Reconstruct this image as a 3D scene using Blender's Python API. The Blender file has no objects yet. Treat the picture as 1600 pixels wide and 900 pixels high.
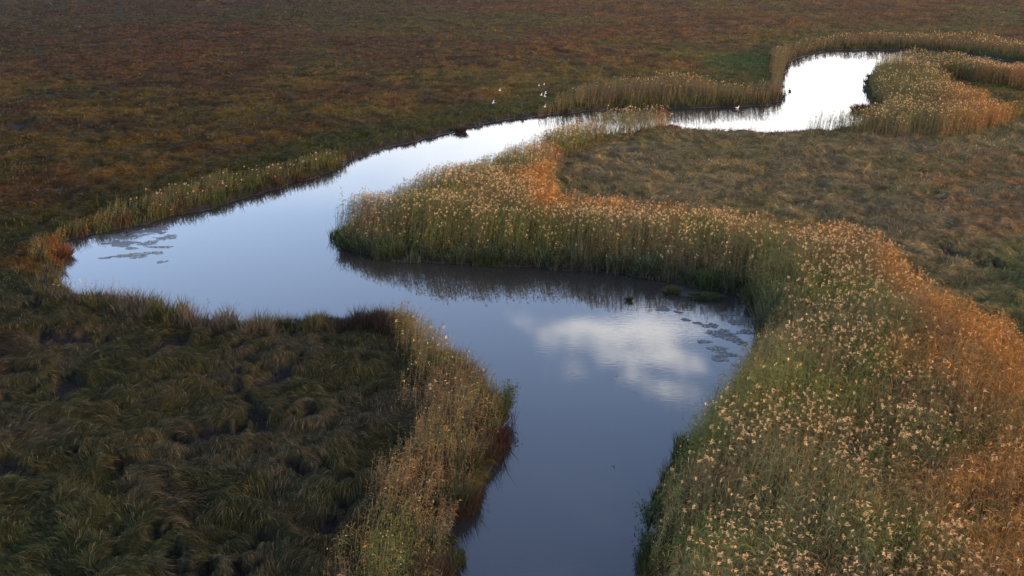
import bpy, math
import numpy as np
from mathutils import Vector

R = math.radians
sc = bpy.context.scene
col = sc.collection

# ------------------------------------------------------------------ camera
H = 22.0                       # camera height above the water
FPX = 1800.0                   # focal length in pixels of the 1600 wide photograph
PITCH = math.atan(600.0 / FPX)
cam_d = bpy.data.cameras.new("camera")
cam_d.sensor_width = 36.0
cam_d.lens = 36.0 * FPX / 1600.0
cam_d.clip_start = 0.5
cam_d.clip_end = 20000
cam = bpy.data.objects.new("camera", cam_d)
cam.location = (0, 0, H)
cam.rotation_euler = (math.pi / 2 - PITCH, 0, 0)
col.objects.link(cam)
sc.camera = cam

# ------------------------------------------------------------------ light
SUN_EL = R(10.0)
SUN_AZ = R(112.0)              # clockwise from +Y: from the right, a little behind the camera
sun_dir = Vector((math.sin(SUN_AZ) * math.cos(SUN_EL), math.cos(SUN_AZ) * math.cos(SUN_EL), math.sin(SUN_EL)))
sl = bpy.data.lights.new("sun", 'SUN')
sl.energy = 1.3
sl.angle = R(6.0)
sl.color = (1.0, 0.66, 0.38)
so = bpy.data.objects.new("sun", sl)
so.rotation_euler = (-sun_dir).to_track_quat('-Z', 'Y').to_euler()
so.location = (60, -30, 40)
col.objects.link(so)

world = bpy.data.worlds.new("World")
sc.world = world
world.use_nodes = True
wn, wl = world.node_tree.nodes, world.node_tree.links
wn.clear()
def N(nodes, t, **kw):
    n = nodes.new(t)
    for k, v in kw.items():
        setattr(n, k, v)
    return n
def wmath(op, a, b=None, c=None):
    n = N(wn, 'ShaderNodeMath', operation=op)
    for i, v in enumerate((a, b, c)):
        if v is None: continue
        if isinstance(v, (int, float)): n.inputs[i].default_value = v
        else: wl.new(v, n.inputs[i])
    return n.outputs[0]
def smooth(v, a, b):
    n = N(wn, 'ShaderNodeMapRange', interpolation_type='SMOOTHSTEP')
    wl.new(v, n.inputs[0])
    n.inputs[1].default_value = a; n.inputs[2].default_value = b
    n.inputs[3].default_value = 0.0; n.inputs[4].default_value = 1.0
    return n.outputs[0]
out = N(wn, 'ShaderNodeOutputWorld')
bg = N(wn, 'ShaderNodeBackground')
bg.inputs[1].default_value = 0.15
sky = N(wn, 'ShaderNodeTexSky', sky_type='NISHITA', sun_disc=False)
sky.sun_elevation = SUN_EL
sky.sun_rotation = SUN_AZ
sky.air_density = 1.2
sky.dust_density = 1.5
sky.ozone_density = 1.5
tc = N(wn, 'ShaderNodeTexCoord')
sep = N(wn, 'ShaderNodeSeparateXYZ')
wl.new(tc.outputs['Generated'], sep.inputs[0])
dx, dy, dz = sep.outputs
# elevation and azimuth of the direction (degrees)
el = wmath('MULTIPLY', wmath('ARCSINE', dz), 57.2958)
az = wmath('MULTIPLY', wmath('ARCTAN2', dx, dy), 57.2958)
# cloud texture coordinates, drawn out horizontally as clouds are low in the sky
cmb = N(wn, 'ShaderNodeCombineXYZ')
wl.new(wmath('MULTIPLY', az, 0.10), cmb.inputs[0])
wl.new(wmath('MULTIPLY', el, 0.28), cmb.inputs[1])
noi = N(wn, 'ShaderNodeTexNoise')
noi.inputs['Scale'].default_value = 1.0
noi.inputs['Detail'].default_value = 5.0
noi.inputs['Roughness'].default_value = 0.55
wl.new(cmb.outputs[0], noi.inputs['Vector'])
nf = wmath('SUBTRACT', noi.outputs[0], 0.5)
def blob(a0, e0, sa, se, rot=0.0):
    ca, sa_ = math.cos(rot), math.sin(rot)
    da = wmath('SUBTRACT', az, a0); de = wmath('SUBTRACT', el, e0)
    p = wmath('DIVIDE', wmath('ADD', wmath('MULTIPLY', da, ca), wmath('MULTIPLY', de, sa_)), sa)
    q = wmath('DIVIDE', wmath('SUBTRACT', wmath('MULTIPLY', de, ca), wmath('MULTIPLY', da, sa_)), se)
    r2 = wmath('ADD', wmath('MULTIPLY', p, p), wmath('MULTIPLY', q, q))
    return wmath('SUBTRACT', 1.0, wmath('SQRT', r2))
# the bright cloud bank (as high as its reflection shows)
cl = blob(4.6, 21.0, 2.9, 1.7, 0.10)
cl = wmath('MAXIMUM', cl, blob(7.7, 22.3, 3.4, 1.6, 0.30))
cl = wmath('MAXIMUM', cl, blob(1.9, 20.3, 3.6, 0.8, 0.05))
cl = wmath('MAXIMUM', cl, blob(7.6, 20.3, 3.2, 0.9, 0.0))
fine = N(wn, 'ShaderNodeTexNoise'); fine.inputs['Scale'].default_value = 3.4; fine.inputs['Detail'].default_value = 5.0
wl.new(cmb.outputs[0], fine.inputs['Vector'])
nf2 = wmath('SUBTRACT', fine.outputs[0], 0.5)
clm = smooth(wmath('ADD', wmath('ADD', wmath('MULTIPLY', wmath('MINIMUM', cl, 0.55), 1.6), wmath('MULTIPLY', nf, 2.4)), wmath('MULTIPLY', nf2, 4.8)), 0.05, 1.6)
# pale veil of cloud low over the horizon, thicker to the right
vl = wmath('ADD', wmath('MULTIPLY', el, -1.0), wmath('ADD', wmath('MULTIPLY', nf, 5.0), wmath('MULTIPLY', az, 0.07)))
veil = smooth(vl, -15.5, -9.0)
# scattered fainter clouds higher up
hi = smooth(noi.outputs[0], 0.52, 0.75)
hi = wmath('MULTIPLY', wmath('MULTIPLY', hi, 0.30), smooth(el, 26.0, 36.0))
mask = wmath('MAXIMUM', wmath('MAXIMUM', wmath('MULTIPLY', clm, 1.0), veil), hi)
skyg = N(wn, 'ShaderNodeMix', data_type='RGBA', blend_type='MULTIPLY')
skyg.inputs[0].default_value = 1.0
wl.new(sky.outputs[0], skyg.inputs[6])
skyg.inputs[7].default_value = (1.74, 1.58, 1.94, 1)
mixc = N(wn, 'ShaderNodeMix', data_type='RGBA')
wl.new(mask, mixc.inputs[0])
wl.new(skyg.outputs[2], mixc.inputs[6])
mixc.inputs[7].default_value = (8.2, 8.1, 8.1, 1)
# warm glow added out of view to light the land, unseen sky overhead dimmed
gl = blob(110.0, 8.0, 62.0, 24.0, 0.0)
glm = smooth(gl, 0.0, 0.8)
warm = N(wn, 'ShaderNodeMix', data_type='RGBA')
wl.new(wmath('MULTIPLY', glm, 0.8), warm.inputs[0])
wl.new(mixc.outputs[2], warm.inputs[6])
warm.inputs[7].default_value = (13.0, 7.2, 3.8, 1)
dim = N(wn, 'ShaderNodeVectorMath', operation='SCALE')
wl.new(warm.outputs[2], dim.inputs[0])
wl.new(wmath('SUBTRACT', 1.0, wmath('MULTIPLY', smooth(el, 32.0, 60.0), 0.58)), dim.inputs['Scale'])
loww = wmath('ADD', 0.68, wmath('MULTIPLY', smooth(el, 8.5, 14.0), 0.32))
dim2 = N(wn, 'ShaderNodeVectorMath', operation='SCALE')
wl.new(dim.outputs[0], dim2.inputs[0]); wl.new(loww, dim2.inputs['Scale'])
wl.new(dim2.outputs[0], bg.inputs[0])
wl.new(bg.outputs[0], out.inputs[0])

sc.view_settings.view_transform = 'Standard'
sc.view_settings.look = 'None'
sc.view_settings.gamma = 1.0
sc.view_settings.exposure = 1.9

# ------------------------------------------------------------------ helpers
rng = np.random.default_rng(7)

def to_ground(u, v, z=0.0):
    """photograph pixel (1600x900) -> point on the level z"""
    u = np.asarray(u, float); v = np.asarray(v, float)
    x = (u - 800) / FPX; y = (450 - v) / FPX
    d_y = math.cos(PITCH) + y * math.sin(PITCH)
    d_z = -math.sin(PITCH) + y * math.cos(PITCH)
    t = (z - H) / d_z
    return x * t, d_y * t

def to_plan(x, y, z=0.0):
    """ground point -> plan coordinates (the traced map is kept in those)"""
    f = y * math.cos(PITCH) + (H - z) * math.sin(PITCH)
    up = y * math.sin(PITCH) - (H - z) * math.cos(PITCH)
    return 800 + FPX * x / f, 450 - FPX * up / f

def _h(ix, iy, s):
    n = (ix.astype(np.int64) * 374761393 + iy.astype(np.int64) * 668265263 + s * 974634777) & 0xffffffff
    n = ((n ^ (n >> 13)) * 1274126177) & 0xffffffff
    n = n ^ (n >> 16)
    return (n & 0xffffff) / float(0xffffff)
def vnoise(x, y, s=0):
    ix = np.floor(x); iy = np.floor(y)
    fx = x - ix; fy = y - iy
    fx = fx * fx * fx * (fx * (fx * 6 - 15) + 10); fy = fy * fy * fy * (fy * (fy * 6 - 15) + 10)
    a = _h(ix, iy, s); b = _h(ix + 1, iy, s); c = _h(ix, iy + 1, s); d = _h(ix + 1, iy + 1, s)
    return (a + (b - a) * fx) * (1 - fy) + (c + (d - c) * fx) * fy
def fbm(x, y, lam, s=0, o=3, rot=0.6):
    t = 0; a = 1.0; w = 0
    c, sn = math.cos(rot), math.sin(rot)
    x = x / lam; y = y / lam
    for k in range(o):
        t = t + a * vnoise(x, y, s + 17 * k); w += a; a *= 0.5
        x, y = (x * c - y * sn) * 2.03 + 11.3, (x * sn + y * c) * 2.03 - 7.7
    return t / w
def ss(a, b, x):
    t = np.clip((x - a) / (b - a), 0, 1)
    return t * t * (3 - 2 * t)
def catmull(p, n=6):
    p = np.array(p, float); m = len(p); o = []
    for i in range(m):
        a, b, c, d = p[i - 1], p[i], p[(i + 1) % m], p[(i + 2) % m]
        for k in range(n):
            t = k / n
            # centripetal-like damping keeps sharp turns from looping
            o.append(b + 0.5 * t * ((c - a) + t * ((2 * a - 5 * b + 4 * c - d) + t * (3 * b - a - 3 * c + d))) if np.linalg.norm(c - b) > 1 else b)
    return np.array(o)
def ground_poly(px, smoothn=5):
    q = catmull(px, smoothn) if smoothn else np.array(px, float)
    gx, gy = to_ground(q[:, 0], q[:, 1])
    return np.stack([gx, gy], 1)
def inside(poly, x, y):
    r = np.zeros(x.shape, bool)
    n = len(poly)
    for i in range(n):
        x1, y1 = poly[i]; x2, y2 = poly[(i + 1) % n]
        if y1 == y2: continue
        c = ((y1 > y) != (y2 > y)) & (x < (x2 - x1) * (y - y1) / (y2 - y1) + x1)
        r ^= c
    return r
def dist(poly, x, y):
    r = np.full(x.shape, 1e18)
    n = len(poly)
    for i in range(n):
        x1, y1 = poly[i]; x2, y2 = poly[(i + 1) % n]
        ex, ey = x2 - x1, y2 - y1
        l = ex * ex + ey * ey + 1e-9
        t = np.clip(((x - x1) * ex + (y - y1) * ey) / l, 0, 1)
        r = np.minimum(r, (x - x1 - t * ex) ** 2 + (y - y1 - t * ey) ** 2)
    return np.sqrt(r)

# ------------------------------------------------------------------ the traced plan
WATER = ground_poly([
    (690, 950), (695, 900), (705, 850), (725, 805), (748, 765), (772, 720), (788, 672), (792, 648), (775, 628), (745, 605),
    (710, 575), (680, 545), (640, 520), (600, 510), (540, 507), (480, 508), (440, 506), (400, 512), (350, 507), (300, 498),
    (240, 485), (180, 474), (130, 462), (98, 445), (92, 420), (98, 395), (104, 378), (150, 366), (200, 355), (250, 345),
    (300, 332), (350, 317), (400, 302), (450, 288), (500, 273), (536, 260), (560, 246), (600, 233), (640, 222),
    (700, 207), (720, 203), (760, 193), (800, 186), (840, 182), (900, 175), (951, 171), (1000, 170), (1050, 169), (1100, 168),
    (1150, 167), (1200, 163), (1220, 157), (1222, 145), (1221, 130), (1226, 110), (1238, 95), (1262, 85), (1300, 79), (1370, 77),
    (1450, 80), (1520, 87), (1600, 97), (1700, 108), (1900, 125), (1900, 146), (1700, 136), (1600, 128), (1560, 121), (1500, 113), (1440, 104),
    (1395, 104), (1368, 112), (1357, 125), (1354, 145), (1362, 160), (1368, 172), (1372, 186), (1345, 198), (1300, 205), (1260, 209),
    (1210, 211), (1150, 208), (1100, 208), (1060, 206), (1045, 204), (1000, 208), (950, 213), (900, 222), (850, 239), (800, 262),
    (740, 289), (700, 306), (650, 322), (600, 336), (560, 349), (535, 357), (522, 367), (528, 380), (545, 393), (600, 402),
    (650, 407), (700, 411), (760, 415), (820, 418), (900, 422), (960, 428), (1020, 436), (1080, 445), (1130, 454), (1165, 466),
    (1188, 484), (1197, 510), (1192, 545), (1170, 590), (1136, 634), (1099, 679), (1067, 728), (1042, 780), (1026, 838),
    (1017, 890), (1010, 963), (1005, 1100), (1000, 1500), (640, 1500), (670, 1100)], 4)
BED_MAIN = ground_poly([
    (1040, 205), (1040, 213), (1000, 223), (950, 228), (905, 246), (886, 272), (872, 290), (866, 320), (872, 345), (900, 357),
    (960, 362), (1050, 372), (1150, 390), (1180, 401), (1250, 412), (1330, 422), (1400, 454), (1450, 487), (1500, 522),
    (1560, 567), (1600, 592), (1680, 680), (1740, 820), (1760, 1000), (1760, 1250), (990, 1250), (1000, 1100), (1006, 963), (1013, 890),
    (1022, 838), (1038, 780), (1063, 728), (1095, 679), (1132, 634), (1166, 590), (1188, 545), (1193, 510), (1184, 484),
    (1165, 466), (1130, 452), (1080, 443), (1020, 434), (960, 426), (900, 420), (820, 416), (760, 413), (700, 409), (650, 405),
    (600, 400), (545, 391), (530, 380), (524, 367), (535, 359), (560, 351), (600, 338), (650, 324), (700, 308), (740, 291),
    (800, 264), (850, 241), (900, 224), (950, 215), (1000, 210)], 3)
BED_FAR_LEFT = ground_poly([
    (838, 183), (870, 168), (900, 157), (960, 147), (1060, 144), (1130, 152), (1195, 153), (1204, 135), (1200, 110), (1215, 101), (1232, 94),
    (1226, 110), (1220, 130), (1220, 145), (1218, 157), (1200, 162), (1150, 166), (1100, 167), (1050, 168), (1000, 169),
    (951, 170), (900, 174)], 3)
BED_FAR = ground_poly([
    (1198, 100), (1205, 90), (1240, 80), (1300, 69), (1400, 66), (1500, 69), (1600, 77), (1750, 90), (1900, 104), (1900, 120), (1700, 106), (1600, 95),
    (1520, 86), (1450, 79), (1370, 76), (1300, 78), (1262, 84), (1236, 95), (1224, 106)], 3)
BED_RIGHT = ground_poly([
    (1372, 112), (1400, 106), (1440, 106), (1500, 115), (1560, 123), (1600, 130), (1700, 138), (1700, 156), (1600, 149), (1530, 136), (1480, 130), (1470, 138),
    (1500, 158), (1545, 182), (1575, 196), (1596, 202), (1560, 214), (1500, 222), (1430, 225), (1350, 222), (1290, 214), (1255, 211), (1300, 206),
    (1345, 200), (1374, 188), (1372, 172), (1365, 160), (1357, 145), (1360, 126)], 3)
BED_LEFT = ground_poly([
    (40, 400), (70, 385), (100, 368), (200, 330), (300, 300), (400, 278), (480, 260), (530, 253), (538, 258), (500, 271), (450, 286),
    (400, 300), (350, 315), (300, 330), (250, 343), (200, 353), (150, 364), (103, 376), (96, 395), (80, 410), (45, 420)], 3)
BED_STRIP = ground_poly([
    (600, 512), (640, 522), (680, 547), (710, 578), (745, 608), (775, 631), (788, 648), (784, 670), (766, 715), (742, 760), (719, 800),
    (699, 848), (688, 900), (680, 950), (660, 1100), (440, 1100), (480, 990), (520, 905), (560, 835), (580, 765), (606, 690), (622, 620), (615, 560)], 3)
BED_PEN = ground_poly([
    (60, 452), (98, 448), (130, 464), (180, 476), (240, 487), (300, 500), (350, 509), (400, 514), (425, 512), (420, 522), (380, 530), (320, 525),
    (240, 512), (160, 500), (90, 480)], 3)

class Table:
    """signed distance to the shore, kept on a grid in bearing and log distance"""
    NA, NR, A0, A1, R0, R1 = 1000, 900, R(-36), R(36), math.log(18.0), math.log(500.0)
    t = None
    @classmethod
    def get(c, x, y):
        if c.t is None:
            A, D = np.meshgrid(np.linspace(c.A0, c.A1, c.NA), np.exp(np.linspace(c.R0, c.R1, c.NR)))
            gx = (D * np.sin(A)).ravel(); gy = (D * np.cos(A)).ravel()
            s = np.where(inside(WATER, gx, gy), -1.0, 1.0) * dist(WATER, gx, gy)
            c.t = s.reshape(c.NR, c.NA)
        fa = np.clip((np.arctan2(x, y) - c.A0) / (c.A1 - c.A0) * (c.NA - 1), 0, c.NA - 1.001)
        fr = np.clip((np.log(np.hypot(x, y) + 1e-6) - c.R0) / (c.R1 - c.R0) * (c.NR - 1), 0, c.NR - 1.001)
        ia = fa.astype(int); ir = fr.astype(int); fa = fa - ia; fr = fr - ir
        t = c.t
        return (t[ir, ia] * (1 - fa) + t[ir, ia + 1] * fa) * (1 - fr) + (t[ir + 1, ia] * (1 - fa) + t[ir + 1, ia + 1] * fa) * fr

def sdist(x, y):
    """signed distance to the shore, positive on land, with a ragged edge"""
    d0 = np.hypot(x, y)
    amp = 0.22 + 0.0016 * d0
    wx = x + amp * 2 * (fbm(x, y, 1.7, 3) - .5) * 2
    wy = y + amp * 2 * (fbm(x, y, 1.7, 9) - .5) * 2
    return Table.get(wx, wy)

def ell(u, v, cu, cv, ru, rv, rot=0.0):
    c, s = math.cos(rot), math.sin(rot)
    a = ((u - cu) * c + (v - cv) * s) / ru; b = (-(u - cu) * s + (v - cv) * c) / rv
    return 1 - np.sqrt(a * a + b * b)

MUD = [(395, 655, 34, 13, 1.0), (425, 608, 50, 9, -.35), (385, 690, 20, 6, .6), (250, 560, 60, 12, -.35), (330, 525, 55, 8, -.2), (470, 525, 70, 9, -.12), (330, 690, 20, 6, 0),
       (110, 545, 45, 10, 0), (25, 205, 40, 9, 0), (870, 84, 28, 3.0, 0), (1475, 405, 32, 8, .2), (1560, 430, 30, 7, .1), (205, 790, 22, 9, 0), (40, 600, 30, 8, 0),
       (640, 880, 14, 26, 0), (1190, 512, 10, 16, 0), (300, 735, 16, 6, 0), (690, 255, 0.1, 0.1, 0)]
def mudmask(u, v, x, y):
    m = np.full(np.shape(u), -9.0)
    for a in MUD:
        m = np.maximum(m, ell(u, v, *a))
    big = ss(-0.1, 0.45, m + (fbm(x, y, 1.6, 71, 4) - .5) * 3.0)
    holes = ss(.66, .74, fbm(x, y, 1.3, 72, 3)) * (u < 700) * (v > 430)
    return np.maximum(big, holes)

def hummock(x, y):
    wx = x + 1.6 * (fbm(x, y, 3.5, 21) - .5); wy = y + 1.6 * (fbm(x, y, 3.5, 22) - .5)
    a = fbm(wx, wy * 1.15, 1.45, 31, 3)
    rid = 1 - np.abs(2 * fbm(wx, wy, 1.25, 41, 3) - 1) * 1.6
    return 0.62 * ss(.25, .8, a) + 0.34 * np.clip(rid, 0, 1) ** 2 + 0.25 * (fbm(x, y, 7, 51) - .5)

def height(x, y, sd, u, v, d0):
    far = 1 / (1 + (d0 / 170.0) ** 2)
    land = 0.30 * ss(0, 0.55, sd) + (0.10 + 0.62 * hummock(x, y) * (0.35 + 0.65 * far)) * ss(0.3, 2.2, sd)
    m = mudmask(u, v, x, y)
    land = land * (1 - 0.75 * m * ss(.3, 2, sd))
    water = -0.55 * ss(0, 1.6, -sd) - 0.02
    # shallow mud shelves breaking the surface
    sh = np.maximum(ell(u, v, 1085, 447, 170, 26, .12), ell(u, v, 190, 372, 110, 22, -.22))
    sh = np.maximum(sh, ell(u, v, 1180, 490, 40, 36))
    shelf = -0.042 + 0.20 * (fbm(x * .5, y, .9, 61, 4) - .44) + 0.03 * np.clip(sh, -1, 1)
    k = ss(-0.25, 0.35, sh)
    water = water * (1 - k) + np.minimum(shelf, 0.004 + 0.05 * (fbm(x * .6, y, .35, 66, 2) - .45)) * k
    return np.where(sd > 0, land, water)

# ------------------------------------------------------------------ mesh builders
def link_mesh(name, verts, quads, cols=None, mat=None, smooth_=False, tris=None):
    me = bpy.data.meshes.new(name)
    nv = len(verts)
    me.vertices.add(nv)
    me.vertices.foreach_set('co', np.ascontiguousarray(verts, dtype=np.float32).ravel())
    nq = len(quads); nt = 0 if tris is None else len(tris)
    loops = np.asarray(quads, dtype=np.int32).ravel()
    starts = np.arange(nq, dtype=np.int32) * 4
    if nt:
        loops = np.concatenate([loops, np.asarray(tris, dtype=np.int32).ravel()])
        starts = np.concatenate([starts, nq * 4 + np.arange(nt, dtype=np.int32) * 3])
    me.loops.add(len(loops)); me.loops.foreach_set('vertex_index', loops)
    me.polygons.add(nq + nt); me.polygons.foreach_set('loop_start', starts)
    if smooth_:
        me.polygons.foreach_set('use_smooth', np.ones(nq + nt, dtype=bool))
    me.update(calc_edges=True)
    if cols is not None:
        a = me.color_attributes.new('Col', 'FLOAT_COLOR', 'POINT')
        c4 = np.ones((nv, 4), np.float32); c4[:, :3] = cols
        a.data.foreach_set('color', c4.ravel())
    if mat: me.materials.append(mat)
    return me

def tag(o, label=None, cat=None, group=None, kind=None):
    if label: o['label'] = label
    if cat: o['category'] = cat
    if group: o['group'] = group
    if kind: o['kind'] = kind
    return o
def obj(name, me, parent=None):
    o = bpy.data.objects.new(name, me)
    col.objects.link(o)
    if parent is not None: o.parent = parent
    return o

class Blades:
    """collects ribbons; each is a bent, tapered strip with its own colour"""
    def __init__(s): s.v = []; s.q = []; s.c = []; s.n = 0
    def add(s, P, side, w, cb, ct):
        # P (N,K,3) centre line, side (N,3) unit, w (N,K) widths, cb/ct (N,3) colours at the foot and the tip
        n, k, _ = P.shape
        if n == 0: return
        off = side[:, None, :] * (w[:, :, None] * .5)
        V = np.stack([P - off, P + off], 2).reshape(-1, 3)
        t = np.linspace(0, 1, k)[None, :, None]
        C = cb[:, None, :] * (1 - t) + ct[:, None, :] * t
        C = np.repeat(C[:, :, None, :], 2, 2).reshape(-1, 3)
        base = (np.arange(n) * k * 2)[:, None] + (np.arange(k - 1) * 2)[None, :]
        base = base.reshape(-1, 1) + s.n
        s.q.append(base + np.array([[0, 1, 3, 2]]))
        s.v.append(V.astype(np.float32)); s.c.append(C.astype(np.float32)); s.n += n * k * 2
    def mesh(s, name, mat):
        return link_mesh(name, np.concatenate(s.v), np.concatenate(s.q), np.concatenate(s.c), mat)

def pal(*c): return np.array(c, float)
def mix(a, b, t):
    t = np.asarray(t)[..., None]
    return a * (1 - t) + b * t

# ------------------------------------------------------------------ materials
def veg_material(name, trans=0.35, rough=0.85, bumpy=False):
    m = bpy.data.materials.new(name); m.use_nodes = True
    n, l = m.node_tree.nodes, m.node_tree.links
    n.clear()
    o = n.new('ShaderNodeOutputMaterial')
    a = n.new('ShaderNodeAttribute'); a.attribute_name = 'Col'
    geo = n.new('ShaderNodeNewGeometry')
    nz = n.new('ShaderNodeTexNoise'); nz.inputs['Scale'].default_value = 3.0; nz.inputs['Detail'].default_value = 3
    l.new(geo.outputs['Position'], nz.inputs['Vector'])
    mr = n.new('ShaderNodeMapRange'); mr.inputs[1].default_value = .3; mr.inputs[2].default_value = .7
    mr.inputs[3].default_value = .8; mr.inputs[4].default_value = 1.2
    l.new(nz.outputs[0], mr.inputs[0])
    mul = n.new('ShaderNodeVectorMath'); mul.operation = 'SCALE'
    l.new(a.outputs['Color'], mul.inputs[0]); l.new(mr.outputs[0], mul.inputs['Scale'])
    p = n.new('ShaderNodeBsdfPrincipled')
    p.inputs['Roughness'].default_value = rough
    p.inputs['Specular IOR Level'].default_value = 0.04
    l.new(mul.outputs[0], p.inputs['Base Color'])
    if trans > 0:
        tr = n.new('ShaderNodeBsdfTranslucent'); l.new(mul.outputs[0], tr.inputs[0])
        mx = n.new('ShaderNodeMixShader'); mx.inputs[0].default_value = trans
        l.new(p.outputs[0], mx.inputs[1]); l.new(tr.outputs[0], mx.inputs[2]); l.new(mx.outputs[0], o.inputs[0])
    else:
        l.new(p.outputs[0], o.inputs[0])
    return m
M_REED = veg_material('reed_leaf', .18)
M_PLUME = veg_material('reed_plume', .45, .9)
M_GRASS = veg_material('meadow_grass', .10, .85)
M_SEDGE = veg_material('sedge_leaf', .25)

def ground_material():
    m = bpy.data.materials.new('marsh_ground'); m.use_nodes = True
    n, l = m.node_tree.nodes, m.node_tree.links
    p = n['Principled BSDF']
    a = n.new('ShaderNodeAttribute'); a.attribute_name = 'Col'
    geo = n.new('ShaderNodeNewGeometry')
    sp = n.new('ShaderNodeSeparateXYZ'); l.new(geo.outputs['Position'], sp.inputs[0])
    nz = n.new('ShaderNodeTexNoise'); nz.inputs['Scale'].default_value = 5.0; nz.inputs['Detail'].default_value = 6
    l.new(geo.outputs['Position'], nz.inputs['Vector'])
    mr = n.new('ShaderNodeMapRange'); mr.inputs[1].default_value = .3; mr.inputs[2].default_value = .7
    mr.inputs[3].default_value = .6; mr.inputs[4].default_value = 1.4
    l.new(nz.outputs[0], mr.inputs[0])
    mul = n.new('ShaderNodeVectorMath'); mul.operation = 'SCALE'
    l.new(a.outputs['Color'], mul.inputs[0]); l.new(mr.outputs[0], mul.inputs['Scale'])
    l.new(mul.outputs[0], p.inputs['Base Color'])
    # wet and glossy close to the water level
    wet = n.new('ShaderNodeMapRange'); wet.inputs[1].default_value = .026; wet.inputs[2].default_value = .05
    wet.inputs[3].default_value = .36; wet.inputs[4].default_value = .9
    l.new(sp.outputs[2], wet.inputs[0]); l.new(wet.outputs[0], p.inputs['Roughness'])
    wet2 = n.new('ShaderNodeMapRange'); wet2.inputs[1].default_value = .026; wet2.inputs[2].default_value = .05
    wet2.inputs[3].default_value = .28; wet2.inputs[4].default_value = .05
    l.new(sp.outputs[2], wet2.inputs[0]); l.new(wet2.outputs[0], p.inputs['Specular IOR Level'])
    b = n.new('ShaderNodeBump'); b.inputs['Strength'].default_value = .8; b.inputs['Distance'].default_value = .06
    nz2 = n.new('ShaderNodeTexNoise'); nz2.inputs['Scale'].default_value = 9.0; nz2.inputs['Detail'].default_value = 5
    l.new(geo.outputs['Position'], nz2.inputs['Vector'])
    l.new(nz2.outputs[0], b.inputs['Height']); l.new(b.outputs[0], p.inputs['Normal'])
    return m
def water_material():
    m = bpy.data.materials.new('stream_water'); m.use_nodes = True
    n, l = m.node_tree.nodes, m.node_tree.links
    p = n['Principled BSDF']
    p.inputs['Base Color'].default_value = (.020, .019, .016, 1)
    p.inputs['Roughness'].default_value = .035
    p.inputs['IOR'].default_value = 1.333
    geo = n.new('ShaderNodeNewGeometry')
    mp = n.new('ShaderNodeMapping'); mp.inputs['Scale'].default_value = (.35, 1.0, 1)
    mp.inputs['Rotation'].default_value = (0, 0, R(-8))
    l.new(geo.outputs['Position'], mp.inputs[0])
    nz = n.new('ShaderNodeTexNoise'); nz.inputs['Scale'].default_value = 5.5; nz.inputs['Detail'].default_value = 3
    l.new(mp.outputs[0], nz.inputs['Vector'])
    big = n.new('ShaderNodeTexNoise'); big.inputs['Scale'].default_value = .09; big.inputs['Detail'].default_value = 2
    l.new(geo.outputs['Position'], big.inputs['Vector'])
    mr = n.new('ShaderNodeMapRange'); mr.inputs[1].default_value = .4; mr.inputs[2].default_value = .65
    mr.inputs[3].default_value = .15; mr.inputs[4].default_value = 1.0
    l.new(big.outputs[0], mr.inputs[0])
    b = n.new('ShaderNodeBump'); b.inputs['Distance'].default_value = .0022
    l.new(mr.outputs[0], b.inputs['Strength'])
    l.new(nz.outputs[0], b.inputs['Height']); l.new(b.outputs[0], p.inputs['Normal'])
    return m

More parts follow.
